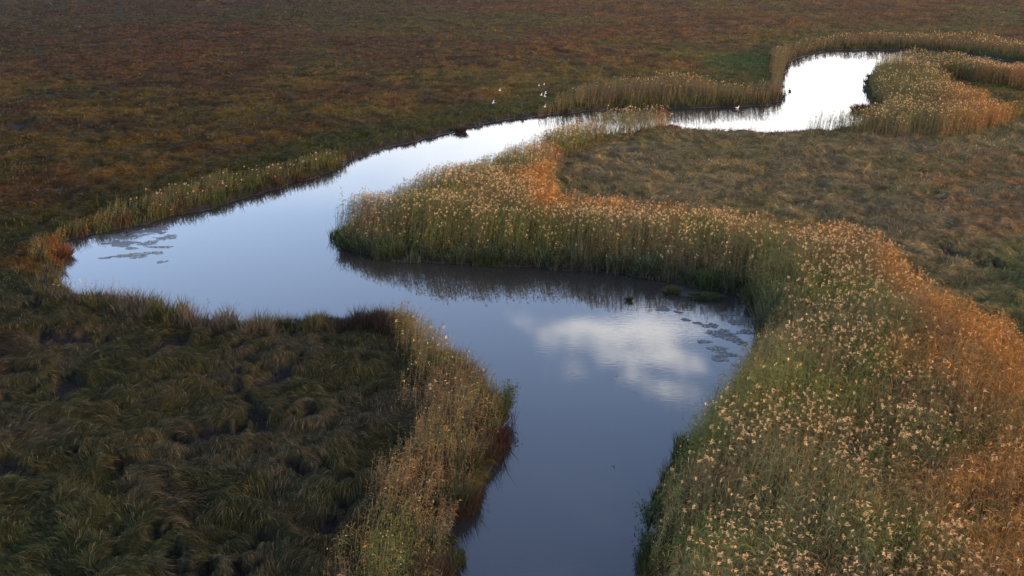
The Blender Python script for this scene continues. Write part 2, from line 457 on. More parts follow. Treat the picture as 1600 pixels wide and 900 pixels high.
# ------------------------------------------------------------------ meadow colours (albedo of the plants, with left-hand shading mixed in)
RUST = pal(.17, .070, .030); TAN = pal(.17, .115, .062); OLIVE = pal(.070, .068, .024); GREEN = pal(.040, .058, .020)
BROWN = pal(.075, .045, .026); GREY = pal(.125, .105, .080); ORANGE = pal(.25, .095, .030); GOLD = pal(.17, .11, .03)
def meadow_colour(x, y, u, v, sd):
    n1 = fbm(x, y, 9, 101, 3); n2 = fbm(x, y, 3.0, 102, 3); n3 = fbm(x, y, 26, 103, 3); n4 = fbm(x, y, 1.3, 104, 2)
    # beyond the stream: rusty brown salt meadow with olive patches
    c = mix(BROWN * 1.0, RUST * .72, ss(.38, .66, n2 * .6 + n1 * .4))
    c = mix(c, OLIVE * .95, ss(.46, .62, n1 * .5 + n3 * .5) * .8)
    c = mix(c, TAN * .75, ss(.60, .78, n4 * .5 + n2 * .5) * .6)
    c = mix(c, GOLD * 1.0, ss(.50, .66, fbm(x, y, 5, 107)) * ss(20, 190, v) * ss(420, 250, v) * .6)
    c = c * (.5 + .95 * fbm(x, y, 1.2, 111, 3))[..., None]
    c = mix(c, pal(.26, .12, .035), ss(.60, .74, fbm(x, y, .9, 112, 2)) * (.15 + .32 * ss(.4, .65, n1)))
    c = mix(c, pal(.03, .026, .016), ss(.60, .72, fbm(x, y, 2.6, 113, 3)) * .6)
    # green margin near the stream on the far side
    gm = ss(14, 3, sd) * ss(430, 380, v)
    c = mix(c, GREEN * .9, gm * .75)
    c = mix(c, GREEN, ss(-.3, .3, ell(u, v, 1150, 105, 60, 13)) * .8)
    # inner meadow on the right: grey green laid grass, rusty towards the right edge
    inner = ((u > 840) & (v > 196) & (v < 600)).astype(float)
    ci = mix(pal(.125, .108, .070) * .8, OLIVE * 1.15, ss(.40, .60, n1))
    ci = mix(ci, GREEN * 1.3, ss(.52, .7, fbm(x, y, 6, 105)) * .32)
    ci = mix(ci, pal(.145, .100, .062), .48)
    ci = mix(ci, TAN * 1.15, ss(.50, .68, n2 * .5 + n4 * .5) * .75)
    ci = mix(ci, RUST * 1.15, ss(1300, 1600, u) * ss(225, 280, v) * ss(420, 350, v) * ss(.40, .6, n2 * .6 + n4 * .4) * .5)
    ci = mix(ci, GREEN * 1.1, ss(1440, 1600, u) * ss(380, 430, v) * .6)
    ci = ci * (.55 + .9 * fbm(x, y, 1.1, 114, 3))[..., None]
    c = mix(c, ci, inner)
    # near meadow on the left: dark olive and brown matted grass
    near = ((v > 440) & (u < 700)).astype(float)
    cn = mix(BROWN * .78, OLIVE * .80, ss(.34, .54, n1))
    cn = mix(cn, GREEN * .8, ss(.50, .66, fbm(x, y, 5, 108)) * .75)
    cn = mix(cn, pal(.11, .088, .066) * .75, ss(.50, .66, fbm(x, y, 2.8, 109)) * .55)
    cn = mix(cn, GREEN * 1.05, ss(760, 880, v) * ss(.42, .6, n1) * .7)
    cn = mix(cn, cn.mean(-1, keepdims=True) * pal(1.12, 1.0, .80), .35)
    c = mix(c, cn, near)
    # left-hand shading put into the colour: far plain darkest leftwards, near meadow dimmed too
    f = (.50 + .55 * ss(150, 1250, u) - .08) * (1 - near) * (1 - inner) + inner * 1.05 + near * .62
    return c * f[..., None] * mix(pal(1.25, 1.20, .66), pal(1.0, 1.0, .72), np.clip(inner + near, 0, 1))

# ------------------------------------------------------------------ ground sheet and water
def build_ground():
    azs = np.concatenate([np.linspace(-180, -36, 60), np.linspace(-34, 34, 1080), np.linspace(36, 180, 60)])
    azr = np.radians(azs)
    rs = np.concatenate([np.geomspace(.5, 22, 24), np.geomspace(23.0, 420, 1000), np.geomspace(440, 9000, 40)])
    A, D = np.meshgrid(azr, rs)
    x = (D * np.sin(A)).ravel(); y = (D * np.cos(A)).ravel()
    sd = np.full(x.shape, 60.0)
    zone = (D.ravel() < 470) & (np.abs(A.ravel()) < R(36))
    sd[zone] = sdist(x[zone], y[zone])
    front = y > 5
    u = np.full(x.shape, -999.0); v = np.full(x.shape, -999.0)
    u[front], v[front] = to_plan(x[front], y[front])
    z = height(x, y, sd, u, v, D.ravel())
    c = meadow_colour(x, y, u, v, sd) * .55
    mud = pal(.020, .017, .015)
    c = mix(c, mud, np.clip(ss(1.0, .15, sd) + mudmask(u, v, x, y), 0, 1))
    V = np.stack([x, y, z], 1)
    nr, nc = A.shape
    i = (np.arange(nr - 1)[:, None] * nc + np.arange(nc - 1)[None, :]).reshape(-1, 1)
    Q = i + np.array([[0, nc, nc + 1, 1]])
    me = link_mesh('ground', V, Q, c, ground_material(), True)
    o = obj('ground', me); o['kind'] = 'structure'
build_ground()
wv = np.array([(-160, 10, 0), (330, 10, 0), (330, 460, 0), (-160, 460, 0)], float)
wo = obj('water', link_mesh('water', wv, np.array([[0, 1, 2, 3]]), None, water_material())); wo['kind'] = 'structure'

def lod(d, a=1.0):
    """ribbon widening so that far strips stay about a pixel fraction wide"""
    return np.maximum(1.0, d / 55.0) ** a

# ------------------------------------------------------------------ meadow grass
def sample_view(n, d0=24.0, d1=420.0, half=33.5, p=0.75):
    """random points on the plain, thinning out with distance from the viewpoint"""
    a = np.radians(rng.uniform(-half, half, n))
    s0, s1 = d0 ** -p, d1 ** -p
    d = (s1 + (s0 - s1) * rng.random(n)) ** (-1 / p)
    return d * np.sin(a), d * np.cos(a), d

def build_grass(n=1550000):
    x, y, d = sample_view(n)
    u, v = to_plan(x, y)
    sd = sdist(x, y)
    keep = (sd > .25)
    for b in (BED_MAIN, BED_STRIP, BED_RIGHT):
        keep &= ~(inside(b, x, y) & (dist(b, x, y) > 1.0))
    mm = mudmask(u, v, x, y)
    keep &= rng.random(n) > mm * .80
    x, y, d, u, v, sd = (t[keep] for t in (x, y, d, u, v, sd))
    n = len(x)
    z = height(x, y, sd, u, v, d)
    e = .25
    hx = hummock(x + e, y) - hummock(x - e, y); hy = hummock(x, y + e) - hummock(x, y - e)
    # laid over in swirls, and down the flanks of the hummocks
    ang = 2 * math.pi * (fbm(x, y, 9, 201, 2) - .5) * 1.3 + .25 + (fbm(x, y, 1.4, 202, 2) - .5) * 2.6
    fx = np.cos(ang) - 1.5 * hx; fy = np.sin(ang) * .8 - 1.5 * hy
    j = rng.normal(0, .28, n)
    c, s = np.cos(j), np.sin(j)
    fx, fy = fx * c - fy * s, fx * s + fy * c
    l = np.hypot(fx, fy) + 1e-6; fx /= l; fy /= l
    near = 1 / (1 + (d / 120.0) ** 2)
    L = rng.uniform(.22, .66, n) * (1 + .5 * (1 - near))
    up = rng.uniform(.10, .30, n) * (.8 + .5 * (1 - near))
    W = rng.uniform(.006, .013, n) * lod(d, 1.15)
    t = np.array([0, .35, .7, 1.0])
    hz = np.array([0, .85, .8, .15])
    P = np.empty((n, 4, 3))
    P[:, :, 0] = x[:, None] + fx[:, None] * L[:, None] * t
    P[:, :, 1] = y[:, None] + fy[:, None] * L[:, None] * t
    P[:, :, 2] = z[:, None] - .02 + up[:, None] * hz - (fx * hx + fy * hy)[:, None] * -1.0 * L[:, None] * t * .9
    tilt = rng.normal(0, .35, n)
    side = np.stack([-fy * np.cos(tilt), fx * np.cos(tilt), np.sin(tilt)], 1)
    w = W[:, None] * np.array([.8, 1.0, .8, .15])
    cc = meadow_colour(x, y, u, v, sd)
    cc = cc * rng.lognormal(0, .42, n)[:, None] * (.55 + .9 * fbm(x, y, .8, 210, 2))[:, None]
    straw = rng.random(n) < .07
    cc[straw] = cc[straw] * .4 + TAN * rng.uniform(.5, 1.2, straw.sum())[:, None]
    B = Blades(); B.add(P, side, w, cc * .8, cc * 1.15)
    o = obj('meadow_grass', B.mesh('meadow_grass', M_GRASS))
    tag(o, 'matted rusty brown and olive grass laid over across the marsh', 'grass', kind='stuff')
build_grass()

# ------------------------------------------------------------------ reeds
R_GREEN = pal(.092, .122, .028); R_DULL = pal(.120, .118, .046); R_RUST = pal(.44, .180, .036); R_BROWN = pal(.155, .098, .052)
R_STRAW = pal(.24, .17, .095); PLUME = pal(.76, .485, .215)

def add_reeds(B, x, y, z, d, hgt, lean, leancol, plume, nleaf, cstem, cleaf, cplume, seed=0, wide=1.0):
    n = len(x)
    if n == 0: return
    g = np.random.default_rng(seed)
    la = leancol
    lx, ly = np.cos(la), np.sin(la)
    ks = 4
    t = np.linspace(0, 1, ks)
    def stem_pt(tt):      # tt (N,...) fraction of the height
        b = lean[:, None] * tt ** 1.8
        return np.stack([x[:, None] + lx[:, None] * b, y[:, None] + ly[:, None] * b, z[:, None] + hgt[:, None] * tt], 2)
    P = stem_pt(np.repeat(t[None], n, 0))
    ra = g.uniform(0, math.pi, n)
    side = np.stack([np.cos(ra), np.sin(ra), np.zeros(n)], 1)
    W = .011 * lod(d, 1.0) * wide
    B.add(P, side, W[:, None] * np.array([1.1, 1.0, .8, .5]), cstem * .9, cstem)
    for k in range(nleaf):
        f = .22 + .74 * (k + g.random(n)) / nleaf
        p0 = stem_pt(f[:, None])[:, 0]
        a = g.uniform(0, 2 * math.pi, n)
        # leaves swing round to the leeward side
        hx = np.cos(a) + .8 * lx; hy = np.sin(a) + .8 * ly
        l = np.hypot(hx, hy) + 1e-6; hx /= l; hy /= l
        L = g.uniform(.28, .55, n) * (.8 + .3 * lod(d, .35)) * np.clip(hgt / 2.6, .45, 1.05)
        el_ = g.uniform(.45, 1.15, n)
        tt = np.array([0, .5, 1.0])
        out_ = L[:, None] * np.cos(el_)[:, None] * tt
        upz = L[:, None] * (np.sin(el_)[:, None] * tt - .75 * tt ** 2)
        Q = np.empty((n, 3, 3))
        Q[:, :, 0] = p0[:, None, 0] + hx[:, None] * out_
        Q[:, :, 1] = p0[:, None, 1] + hy[:, None] * out_
        Q[:, :, 2] = p0[:, None, 2] + upz
        tw = g.normal(0, .5, n)
        sd_ = np.stack([-hy * np.cos(tw), hx * np.cos(tw), np.sin(tw)], 1)
        Wl = g.uniform(.015, .026, n) * lod(d, .92) * wide
        cl_ = cleaf * g.lognormal(0, .33, n)[:, None]
        # lower leaves of a reed are dry
        dry = (g.random(n) < np.clip(.60 - f * .9, .04, 1))[:, None]
        cl_ = np.where(dry, R_BROWN * g.uniform(.5, 1.2, n)[:, None], cl_)
        B.add(Q, sd_, Wl[:, None] * np.array([.7, 1.0, .12]), cl_, cl_ * 1.1)

def add_plumes(B, x, y, z, d, hgt, lean, la, c, seed=0, size=1.0):
    n = len(x)
    if n == 0: return
    g = np.random.default_rng(seed)
    lx, ly = np.cos(la), np.sin(la)
    p0 = np.stack([x + lx * lean * .93, y + ly * lean * .93, z + hgt * .965], 1)
    S = g.uniform(.60, 1.25, n) * size * lod(d, .16)
    for k in range(9):
        a = la + g.normal(0, .6, n)
        hx, hy = np.cos(a), np.sin(a)
        L = g.uniform(.10, .155, n) * S
        r = g.uniform(.15, .6, n)
        tt = np.array([0, .5, 1.0])
        Q = np.empty((n, 3, 3))
        st = g.uniform(-.02, .09, n) * S
        Q[:, :, 0] = p0[:, None, 0] + hx[:, None] * L[:, None] * r[:, None] * tt * (1 + tt)
        Q[:, :, 1] = p0[:, None, 1] + hy[:, None] * L[:, None] * r[:, None] * tt * (1 + tt)
        Q[:, :, 2] = p0[:, None, 2] + st[:, None] + L[:, None] * (.95 * tt - .85 * tt ** 2)
        b = g.uniform(0, math.pi, n)
        sd_ = np.stack([np.cos(b), np.sin(b), np.zeros(n)], 1)
        Wl = g.uniform(.026, .048, n) * S * lod(d, .12)
        ck = c * g.lognormal(0, .18, n)[:, None]
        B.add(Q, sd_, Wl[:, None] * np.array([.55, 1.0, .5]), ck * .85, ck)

individuals = []           # the largest-looking plumed reeds become objects of their own

def reed_bed(name, poly, dens, hrange, plume_fn, rust_fn, label, seed, keep_single=0, nleaf=8, tall_edge=0.0, wide=1.0, plume_sz=1.0, dens_fn=None, tint=(1, 1, 1)):
    g = np.random.default_rng(seed)
    x0, y0 = poly.min(0); x1, y1 = poly.max(0)
    y0 = max(y0, 24.0)
    n = int((x1 - x0) * (y1 - y0) * dens)
    x = g.uniform(x0, x1, n); y = g.uniform(y0, y1, n)
    ok = inside(poly, x, y) & (np.abs(np.arctan2(x, y)) < R(34))
    x, y = x[ok], y[ok]
    d = np.hypot(x, y)
    # fewer, broader stems far away, and in clumps
    cl = fbm(x, y, 1.1, 301, 2)
    pk = np.clip(70.0 / d, .22, 1.0) * (.45 + .9 * ss(.3, .6, cl))
    edge = dist(poly, x, y)
    u, v = to_plan(x, y)
    # the landward margin is ragged
    s0 = Table.get(x, y)
    inland = ss(.8, 2.5, s0 - edge)
    pk = pk * (1 - inland * (1 - ss(-.3, 1.6, edge + 5.0 * (fbm(x, y, 4.5, 309, 3) - .5))))
    if dens_fn is not None: pk = pk * dens_fn(u, v, x, y)
    ok = g.random(len(x)) < pk
    x, y, d, u, v, edge = (t[ok] for t in (x, y, d, u, v, edge))
    n = len(x)
    sd = sdist(x, y)
    z = height(x, y, sd, u, v, d) * .5
    z = np.clip(z, -.05, .4)
    big = fbm(x, y, 5.0, 302, 3)
    hgt = (hrange[0] + (hrange[1] - hrange[0]) * np.clip(.5 + 1.4 * (big - .5) + g.normal(0, .16, n), 0, 1.25))
    hgt *= .50 + .50 * ss(-.2, 2.0, edge + g.uniform(-.3, 1.1, n) + 2.4 * (fbm(x, y, 2.0, 308) - .5))
    if poly is BED_MAIN:
        fr = ss(480, 450, v) * ss(368, 380, v)
        hgt *= 1 - fr * .42 * (1 - ss(-.2, 3.0, sd + 1.2 * (fbm(x, y, 1.8, 311) - .5)))
        hgt *= 1 - .4 * ss(-.1, .3, ell(u, v, 858, 266, 36, 12))
    lean = hgt * np.clip(.14 + .10 * g.normal(0, 1, n) + .3 * (fbm(x, y, 3.3, 303) - .5), .0, .5)
    la = g.normal(.15, .6, n) + (fbm(x, y, 4, 304) - .5) * 1.5
    out_lean = (sd < .9) & (g.random(n) < .5)
    lean = np.where(out_lean, lean * 1.3, lean)
    rust = np.clip(rust_fn(u, v, x, y, sd, edge), 0, 1)
    pn = fbm(x, y, 3.5, 306, 3)
    leafc = mix(np.broadcast_to(R_GREEN, (n, 3)), R_DULL, ss(.35, .65, fbm(x, y, 2.4, 305, 3)))
    leafc = mix(leafc, R_BROWN, ss(.55, .75, pn) * .6)
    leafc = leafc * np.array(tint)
    isr = np.clip(rust * (.55 + 1.0 * ss(.3, .65, fbm(x, y, 1.6, 310, 3))) + g.normal(0, .28, n), 0, 1)
    leafc = mix(leafc, R_BROWN * .8, rust * .5)
    leafc = mix(leafc, R_RUST * g.uniform(.55, 1.05, n)[:, None], isr)
    if poly is BED_MAIN:
        leafc = mix(leafc, pal(.26, .075, .040) * g.uniform(.6, 1.1, n)[:, None], ss(-.1, .3, ell(u, v, 858, 266, 36, 12)) * .9)
    stemc = mix(leafc, np.broadcast_to(R_STRAW * .8, (n, 3)), .45 * np.ones(n))
    has = g.random(n) < np.clip(plume_fn(u, v, x, y, sd, edge), 0, 1)
    near = d < 62
    B = Blades()
    single = np.zeros(n, bool)
    if keep_single:
        cand = np.where(has & (np.abs(np.arctan2(x, y)) < R(26.5)) & (v < 985))[0]
        cand = cand[np.argsort(d[cand])][:keep_single]
        single[cand] = True
        for i in cand:
            individuals.append((name, x[i], y[i], z[i], hgt[i], rust[i]))
    for lo, hi, nl in ((0, 62, nleaf), (62, 110, max(4, nleaf - 2)), (110, 1e9, max(3, nleaf - 4))):
        m = (d >= lo) & (d < hi) & ~single
        add_reeds(B, x[m], y[m], z[m], d[m], hgt[m], lean[m], la[m], has[m], nl, stemc[m], leafc[m], None, seed + lo + 1, wide)
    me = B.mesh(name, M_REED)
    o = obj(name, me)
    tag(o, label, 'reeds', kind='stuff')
    m = has & ~single
    PB = Blades()
    pc = mix(np.broadcast_to(PLUME, (n, 3)), R_RUST * 1.3, rust * .45)
    pc = pc * g.lognormal(0, .16, n)[:, None]
    add_plumes(PB, x[m], y[m], z[m], d[m], hgt[m], lean[m], la[m], pc[m], seed + 5, plume_sz)
    if PB.n:
        obj('plume', PB.mesh('plume', M_PLUME), o)['kind'] = 'stuff'
    print(name, n, 'stems', int(has.sum()), 'plumes')

def rust_main(u, v, x, y, sd, edge):
    nn = fbm(x, y, 4.5, 401, 3) - .5
    r = ss(5.5, 11.5, sd + 8 * nn + ss(1250, 1600, u) * ss(700, 450, v) * 5)
    r = np.maximum(r, ss(4.0, 8.5, sd + 5 * nn) * ss(770, 860, u) * ss(470, 430, v))
    r = r * (.55 + .45 * ss(900, 480, v))
    r = np.maximum(r, ss(-.1, .4, ell(u, v, 1545, 600, 90, 150)) * .8)
    r = np.maximum(r, ss(-.1, .4, ell(u, v, 1450, 470, 160, 50, .55)) * .9)
    r = np.maximum(r, ss(-.1, .35, ell(u, v, 858, 266, 36, 12)) * 1.0)
    r = np.maximum(r, ss(-.1, .35, ell(u, v, 1020, 206, 26, 6)) * .9)
    r = np.maximum(r, ss(-.1, .4, ell(u, v, 980, 350, 150, 26, .08)) * .8)
    return r
def plume_main(u, v, x, y, sd, edge):
    nn = fbm(x, y, 3.2, 402, 3)
    near = .05 + .30 * ss(.38, .62, nn)
    midp = .12 + .30 * ss(.34, .60, nn)
    p = near + (midp - near) * ss(560, 440, v)
    p = p * (.25 + .75 * ss(.4, 2.4, sd)) * (1 - .55 * rust_main(u, v, x, y, sd, edge) * ss(430, 520, v))
    return p
reed_bed('reed_bed', BED_MAIN, 40, (2.1, 3.15), plume_main, rust_main,
         'broad bed of tall plumed reeds, green to orange, curving along the right of the stream', 11, keep_single=200, nleaf=9)
reed_bed('reed_bed', BED_STRIP, 46, (1.3, 2.3),
         lambda u, v, x, y, sd, e: (.03 + .06 * ss(.42, .62, fbm(x, y, 2.6, 403))) * ss(.3, 1.5, sd),
         lambda u, v, x, y, sd, e: .03 + .32 * ss(-.1, .5, ell(u, v, 655, 800, 50, 85, .3)) * ss(.4, .62, fbm(x, y, 1.6, 404)),
         'narrow strip of olive and straw reeds on the near left bank', 12, tint=(.82, .76, .84), keep_single=100, nleaf=8,
         dens_fn=lambda u, v, x, y: .55 + .6 * ss(.3, .6, fbm(x, y, 1.8, 405)))
reed_bed('reed_bed', BED_FAR_LEFT, 30, (1.5, 2.4),
         lambda u, v, x, y, sd, e: (.03 + .20 * ss(960, 1100, u) * ss(.3, .6, fbm(x, y, 4, 406))) * ss(1.5, 5, sd),
         lambda u, v, x, y, sd, e: .02 + .15 * ss(1000, 1150, u) * ss(1.5, 6, sd),
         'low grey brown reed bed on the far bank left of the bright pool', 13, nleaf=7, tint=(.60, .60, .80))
reed_bed('reed_bed', BED_FAR, 26, (1.2, 2.0),
         lambda u, v, x, y, sd, e: .18 * ss(1.0, 5, sd) + .02,
         lambda u, v, x, y, sd, e: .03 + .15 * ss(2, 7, sd),
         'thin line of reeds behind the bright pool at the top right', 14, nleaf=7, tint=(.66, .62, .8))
reed_bed('reed_bed', BED_RIGHT, 30, (1.7, 2.7),
         lambda u, v, x, y, sd, e: .08 + .22 * ss(.35, .6, fbm(x, y, 4, 407)),
         lambda u, v, x, y, sd, e: ss(1420, 1570, u) * ss(115, 150, v) * .9 + .02,
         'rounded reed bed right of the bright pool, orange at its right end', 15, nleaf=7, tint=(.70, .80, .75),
         dens_fn=lambda u, v, x, y: 1 + 2.5 * ss(1430, 1470, u) * ss(142, 136, v))
reed_bed('reed_bed', BED_LEFT, 34, (.7, 1.5),
         lambda u, v, x, y, sd, e: .035 * ss(120, 260, u),
         lambda u, v, x, y, sd, e: .02 + .85 * ss(-.1, .4, ell(u, v, 75, 392, 42, 24)) * .22 + .1 * ss(-.1, .4, ell(u, v, 150, 362, 30, 8)),
         'low green reed belt along the far left bank', 16, nleaf=8, tint=(.40, .58, .60),
         dens_fn=lambda u, v, x, y: .35 + 1.0 * ss(.35, .6, fbm(x, y, 2.2, 408)))
reed_bed('reed_bed', BED_PEN, 7, (1.0, 2.1),
         lambda u, v, x, y, sd, e: .05 + 0 * u,
         lambda u, v, x, y, sd, e: .12 + 0 * u,
         'thin low reeds on the dark near shore at the left', 17, nleaf=8, tint=(.6, .6, .65),
         dens_fn=lambda u, v, x, y: .25 + 1.0 * ss(.45, .65, fbm(x, y, 1.6, 409)))
# loose reeds standing in the water edge below the pool
EDGE = ground_poly([(1055, 207), (1150, 209), (1210, 212), (1260, 211), (1330, 203), (1345, 200), (1340, 207), (1260, 216), (1200, 217), (1150, 213), (1055, 211)], 3)
reed_bed('reed_bed', EDGE, 2.6, (1.0, 2.0), lambda u, v, x, y, sd, e: .2 + 0 * u, lambda u, v, x, y, sd, e: .25 + 0 * u,
         'sparse single reeds in front of the pool on the inner meadow edge', 18, nleaf=6)

# ------------------------------------------------------------------ sedge fringe along every shore
def build_sedge(n=1900000):
    x, y, d = sample_view(n, 24, 330, 33.5, .9)
    # quick rejection with the plain polygon distance
    u, v = to_plan(x, y)
    sd = sdist(x, y)
    wide = .9 + 1.6 * ss(60, 160, d) + .5 * ((u > 720) & (u < 1215) & (v > 380) & (v < 560))
    keep = (sd > -.30) & (sd < wide)
    pen = (u < 660) & (v > 470) & (v < 545) & (sd < 2.6) & (sd > -.1)
    keep |= pen
    keep &= (fbm(x, y, .8, 501, 2) + .18 * pen > .36)
    x, y, d, u, v, sd, pen = (t[keep] for t in (x, y, d, u, v, sd, pen))
    n = len(x)
    z = np.clip(height(x, y, sd, u, v, d), -.05, .5) - .03
    g = rng
    tuft = fbm(x, y, .9, 502, 2)
    h = g.uniform(.30, .70, n) * (.2 + 1.5 * ss(.25, .7, tuft)) * (1 + .9 * pen * ss(.4, .6, fbm(x, y, 4, 503)))
    h = np.where((u < 670) & (v > 425) & (v < 560), h * .72, h)
    h = np.where((u < 800) & (v > 560) & (v < 1100), h * 1.35, h)
    foot = (u > 530) & (u < 1215) & (v > 380) & (v < 560) & ((u > 720) | (v < 450))
    h = np.where(foot, h * (1.6 + 1.6 * ss(.42, .6, fbm(x, y, 3.2, 509))), h)
    bank = (u > 540) & (u < 880) & (v < 262)
    h = np.where(bank, h * .6, h)
    inn = (u > 1050) & (u < 1360) & (v < 225) & (v > 190)
    h = np.where(inn, h * .55, h)
    a = g.uniform(0, 2 * math.pi, n)
    sp_ = g.uniform(.1, .55, n) * h
    t = np.array([0, .5, 1.0])
    P = np.empty((n, 3, 3))
    P[:, :, 0] = x[:, None] + (np.cos(a) * sp_)[:, None] * t ** 1.6 + .05 * t
    P[:, :, 1] = y[:, None] + (np.sin(a) * sp_)[:, None] * t ** 1.6
    P[:, :, 2] = z[:, None] + h[:, None] * (t - .12 * t * t)
    b = g.uniform(0, math.pi, n)
    side = np.stack([np.cos(b), np.sin(b), np.zeros(n)], 1)
    W = g.uniform(.014, .026, n) * lod(d, 1.15)
    c = mix(np.broadcast_to(OLIVE * .9, (n, 3)), BROWN * .8, ss(.4, .6, fbm(x, y, 3, 504)))
    c = mix(c, GREEN * 1.0, ss(.48, .6, fbm(x, y, 4, 505)) * .7)
    c = mix(c, pal(.055, .026, .018), ss(.62, .7, fbm(x, y, 2, 506)) * .9)
    c = mix(c, ORANGE * .5, ss(-.1, .4, ell(u, v, 92, 402, 30, 22)) * .9)
    c = mix(c, pal(.10, .035, .018), ss(-.1, .3, ell(u, v, 1040, 204, 30, 6)) * .9)
    c = np.where(foot[:, None], mix(GREEN * .95, pal(.06, .065, .04), ss(.4, .6, fbm(x, y, 1.5, 508))), c)
    c = np.where((bank & (sd < 1.3))[:, None], pal(.05, .042, .03), c)
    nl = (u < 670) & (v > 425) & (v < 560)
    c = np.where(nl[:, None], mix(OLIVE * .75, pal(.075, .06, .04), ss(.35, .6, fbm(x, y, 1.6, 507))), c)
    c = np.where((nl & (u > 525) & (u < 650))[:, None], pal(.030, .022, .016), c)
    c = c * g.lognormal(0, .35, n)[:, None]
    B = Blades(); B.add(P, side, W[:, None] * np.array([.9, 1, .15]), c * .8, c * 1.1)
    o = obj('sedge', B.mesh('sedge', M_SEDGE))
    tag(o, 'ragged dark sedge fringe growing along the water edge', 'sedge', kind='stuff')
    print('sedge', n)
build_sedge()

# ------------------------------------------------------------------ individual plumed reeds
def reed_proto(seed):
    B = Blades(); g = np.random.default_rng(seed)
    one = np.ones(1); z = np.zeros(1); hgt = one * 2.7; lean = one * g.uniform(.25, .55); la = one * .15; d = one * 45
    cl_ = (R_GREEN * g.uniform(.8, 1.2))[None]; cs = (R_STRAW * .6)[None]
    S = Blades(); F = Blades(); PL = Blades()
    add_reeds(S, z, z, z, d, hgt, lean, la, None, 0, cs, cl_, None, seed)
    T = Blades(); add_reeds(T, z, z, z, d, hgt, lean, la, None, 10, cs, cl_, None, seed)
    F.v = T.v[1:]; F.c = T.c[1:]; F.q = [q - 8 for q in T.q[1:]]; F.n = T.n - 8
    add_plumes(PL, z, z, z, d, hgt, lean, la, PLUME[None] * g.uniform(.9, 1.15), seed, .95)
    root = bpy.data.objects.new('plumed_reed', None); root.empty_display_size = .2
    parts = [('stem', S.mesh('stem', M_REED)), ('foliage', F.mesh('foliage', M_REED)), ('plume', PL.mesh('plume', M_PLUME))]
    return root, parts
protos = [reed_proto(900 + k) for k in range(5)]
def place_reeds():
    g = np.random.default_rng(5)
    groups = {}
    mainx = 0
    for i, (nm, x, y, z, hgt, rust) in enumerate(individuals):
        root, parts = protos[i % 5]
        r = root.copy(); col.objects.link(r)
        r.location = (x, y, z); r.rotation_euler = (0, 0, g.normal(0, .6))
        s = hgt / 2.7; r.scale = (s, s, s)
        for pn, me in parts:
            c = bpy.data.objects.new(pn, me); col.objects.link(c); c.parent = r
        u, v = to_plan(x, y)
        if u < 800:
            tag(r, 'tan plumed reed standing in the narrow strip on the near left bank', 'reed', 'plumed reeds of the near left bank strip')
        else:
            tag(r, 'tan plumed reed standing in the near end of the broad right reed bed', 'reed', 'plumed reeds at the near end of the right bed')
place_reeds()

# ------------------------------------------------------------------ tussocks, shrubs, weed mats
def tussock(u, v, rad, hgt, colr, label, n=420, name='sedge_tussock', spread=.7, sy=1.0):
    gx, gy = to_ground(u, v)
    g = np.random.default_rng(int(u * 7 + v))
    d = float(np.hypot(gx, gy))
    a = g.uniform(0, 2 * math.pi, n); r = rad * np.sqrt(g.random(n))
    x = r * np.cos(a); y = r * np.sin(a) * sy
    hh = hgt * (1 - .45 * (r / rad) ** 2) * g.uniform(.6, 1.1, n)
    t = np.array([0, .5, 1.0])
    P = np.empty((n, 3, 3))
    sp_ = spread * hh * (.3 + r / rad)
    aa = a + g.normal(0, .5, n)
    P[:, :, 0] = x[:, None] + (np.cos(aa) * sp_)[:, None] * t ** 1.5
    P[:, :, 1] = y[:, None] + (np.sin(aa) * sp_)[:, None] * t ** 1.5
    P[:, :, 2] = hh[:, None] * (t - .2 * t * t)
    b = g.uniform(0, math.pi, n)
    side = np.stack([np.cos(b), np.sin(b), np.zeros(n)], 1)
    W = g.uniform(.016, .03, n) * lod(np.full(n, d), 1.1)
    c = colr[None] * g.lognormal(0, .35, n)[:, None]
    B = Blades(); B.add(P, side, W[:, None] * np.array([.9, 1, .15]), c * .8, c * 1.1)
    root = bpy.data.objects.new(name, None); root.location = (float(gx), float(gy), 0); root.empty_display_size = .2
    col.objects.link(root)
    obj('foliage', B.mesh('foliage', M_SEDGE), root)
    # the mound of roots and mud under it
    k, m = 14, 5
    vs = []; 
    for i in range(m + 1):
        f = i / m
        for j in range(k):
            an = 2 * math.pi * j / k
            rr = rad * 1.05 * math.cos(f * math.pi / 2) * (1 + .18 * math.sin(3 * an + u) + .1 * math.sin(5 * an + v)) + .01
            vs.append((rr * math.cos(an), rr * math.sin(an) * sy, -.12 + (.12 + hgt * .28) * math.sin(f * math.pi / 2)))
    qs = [(i * k + j, i * k + (j + 1) % k, (i + 1) * k + (j + 1) % k, (i + 1) * k + j) for i in range(m) for j in range(k)]
    obj('root_mound', link_mesh('root_mound', np.array(vs), np.array(qs), np.tile(pal(.022, .018, .014), (len(vs), 1)), M_MUD, True), root)
    tag(root, label, 'tussock')
M_MUD = veg_material('wet_mud', 0, .4)
tussock(1050, 458, .42, .55, OLIVE * .8, 'upright dark sedge tussock in the shallows beside a wide low one')
tussock(1103, 466, .95, .34, GREEN * .9, 'wide low green tussock lying in the shallows by the reed corner', 700, spread=.9, sy=.7)
tussock(983, 470, .16, .42, OLIVE * .6, 'tiny isolated tuft of sedge out in the open water of the bend', 120)
tussock(1353, 174, 1.5, 1.15, pal(.085, .035, .022), 'round reddish brown tussock at the right edge of the bright pool', 700)
tussock(720, 206, .5, .95, pal(.05, .035, .022), 'dark upright sedge clump on the low bank of the narrow channel', 300)
tussock(1044, 203, 1.2, .8, pal(.14, .045, .022), 'rust red clump where the channel reeds end at the inner meadow', 500)
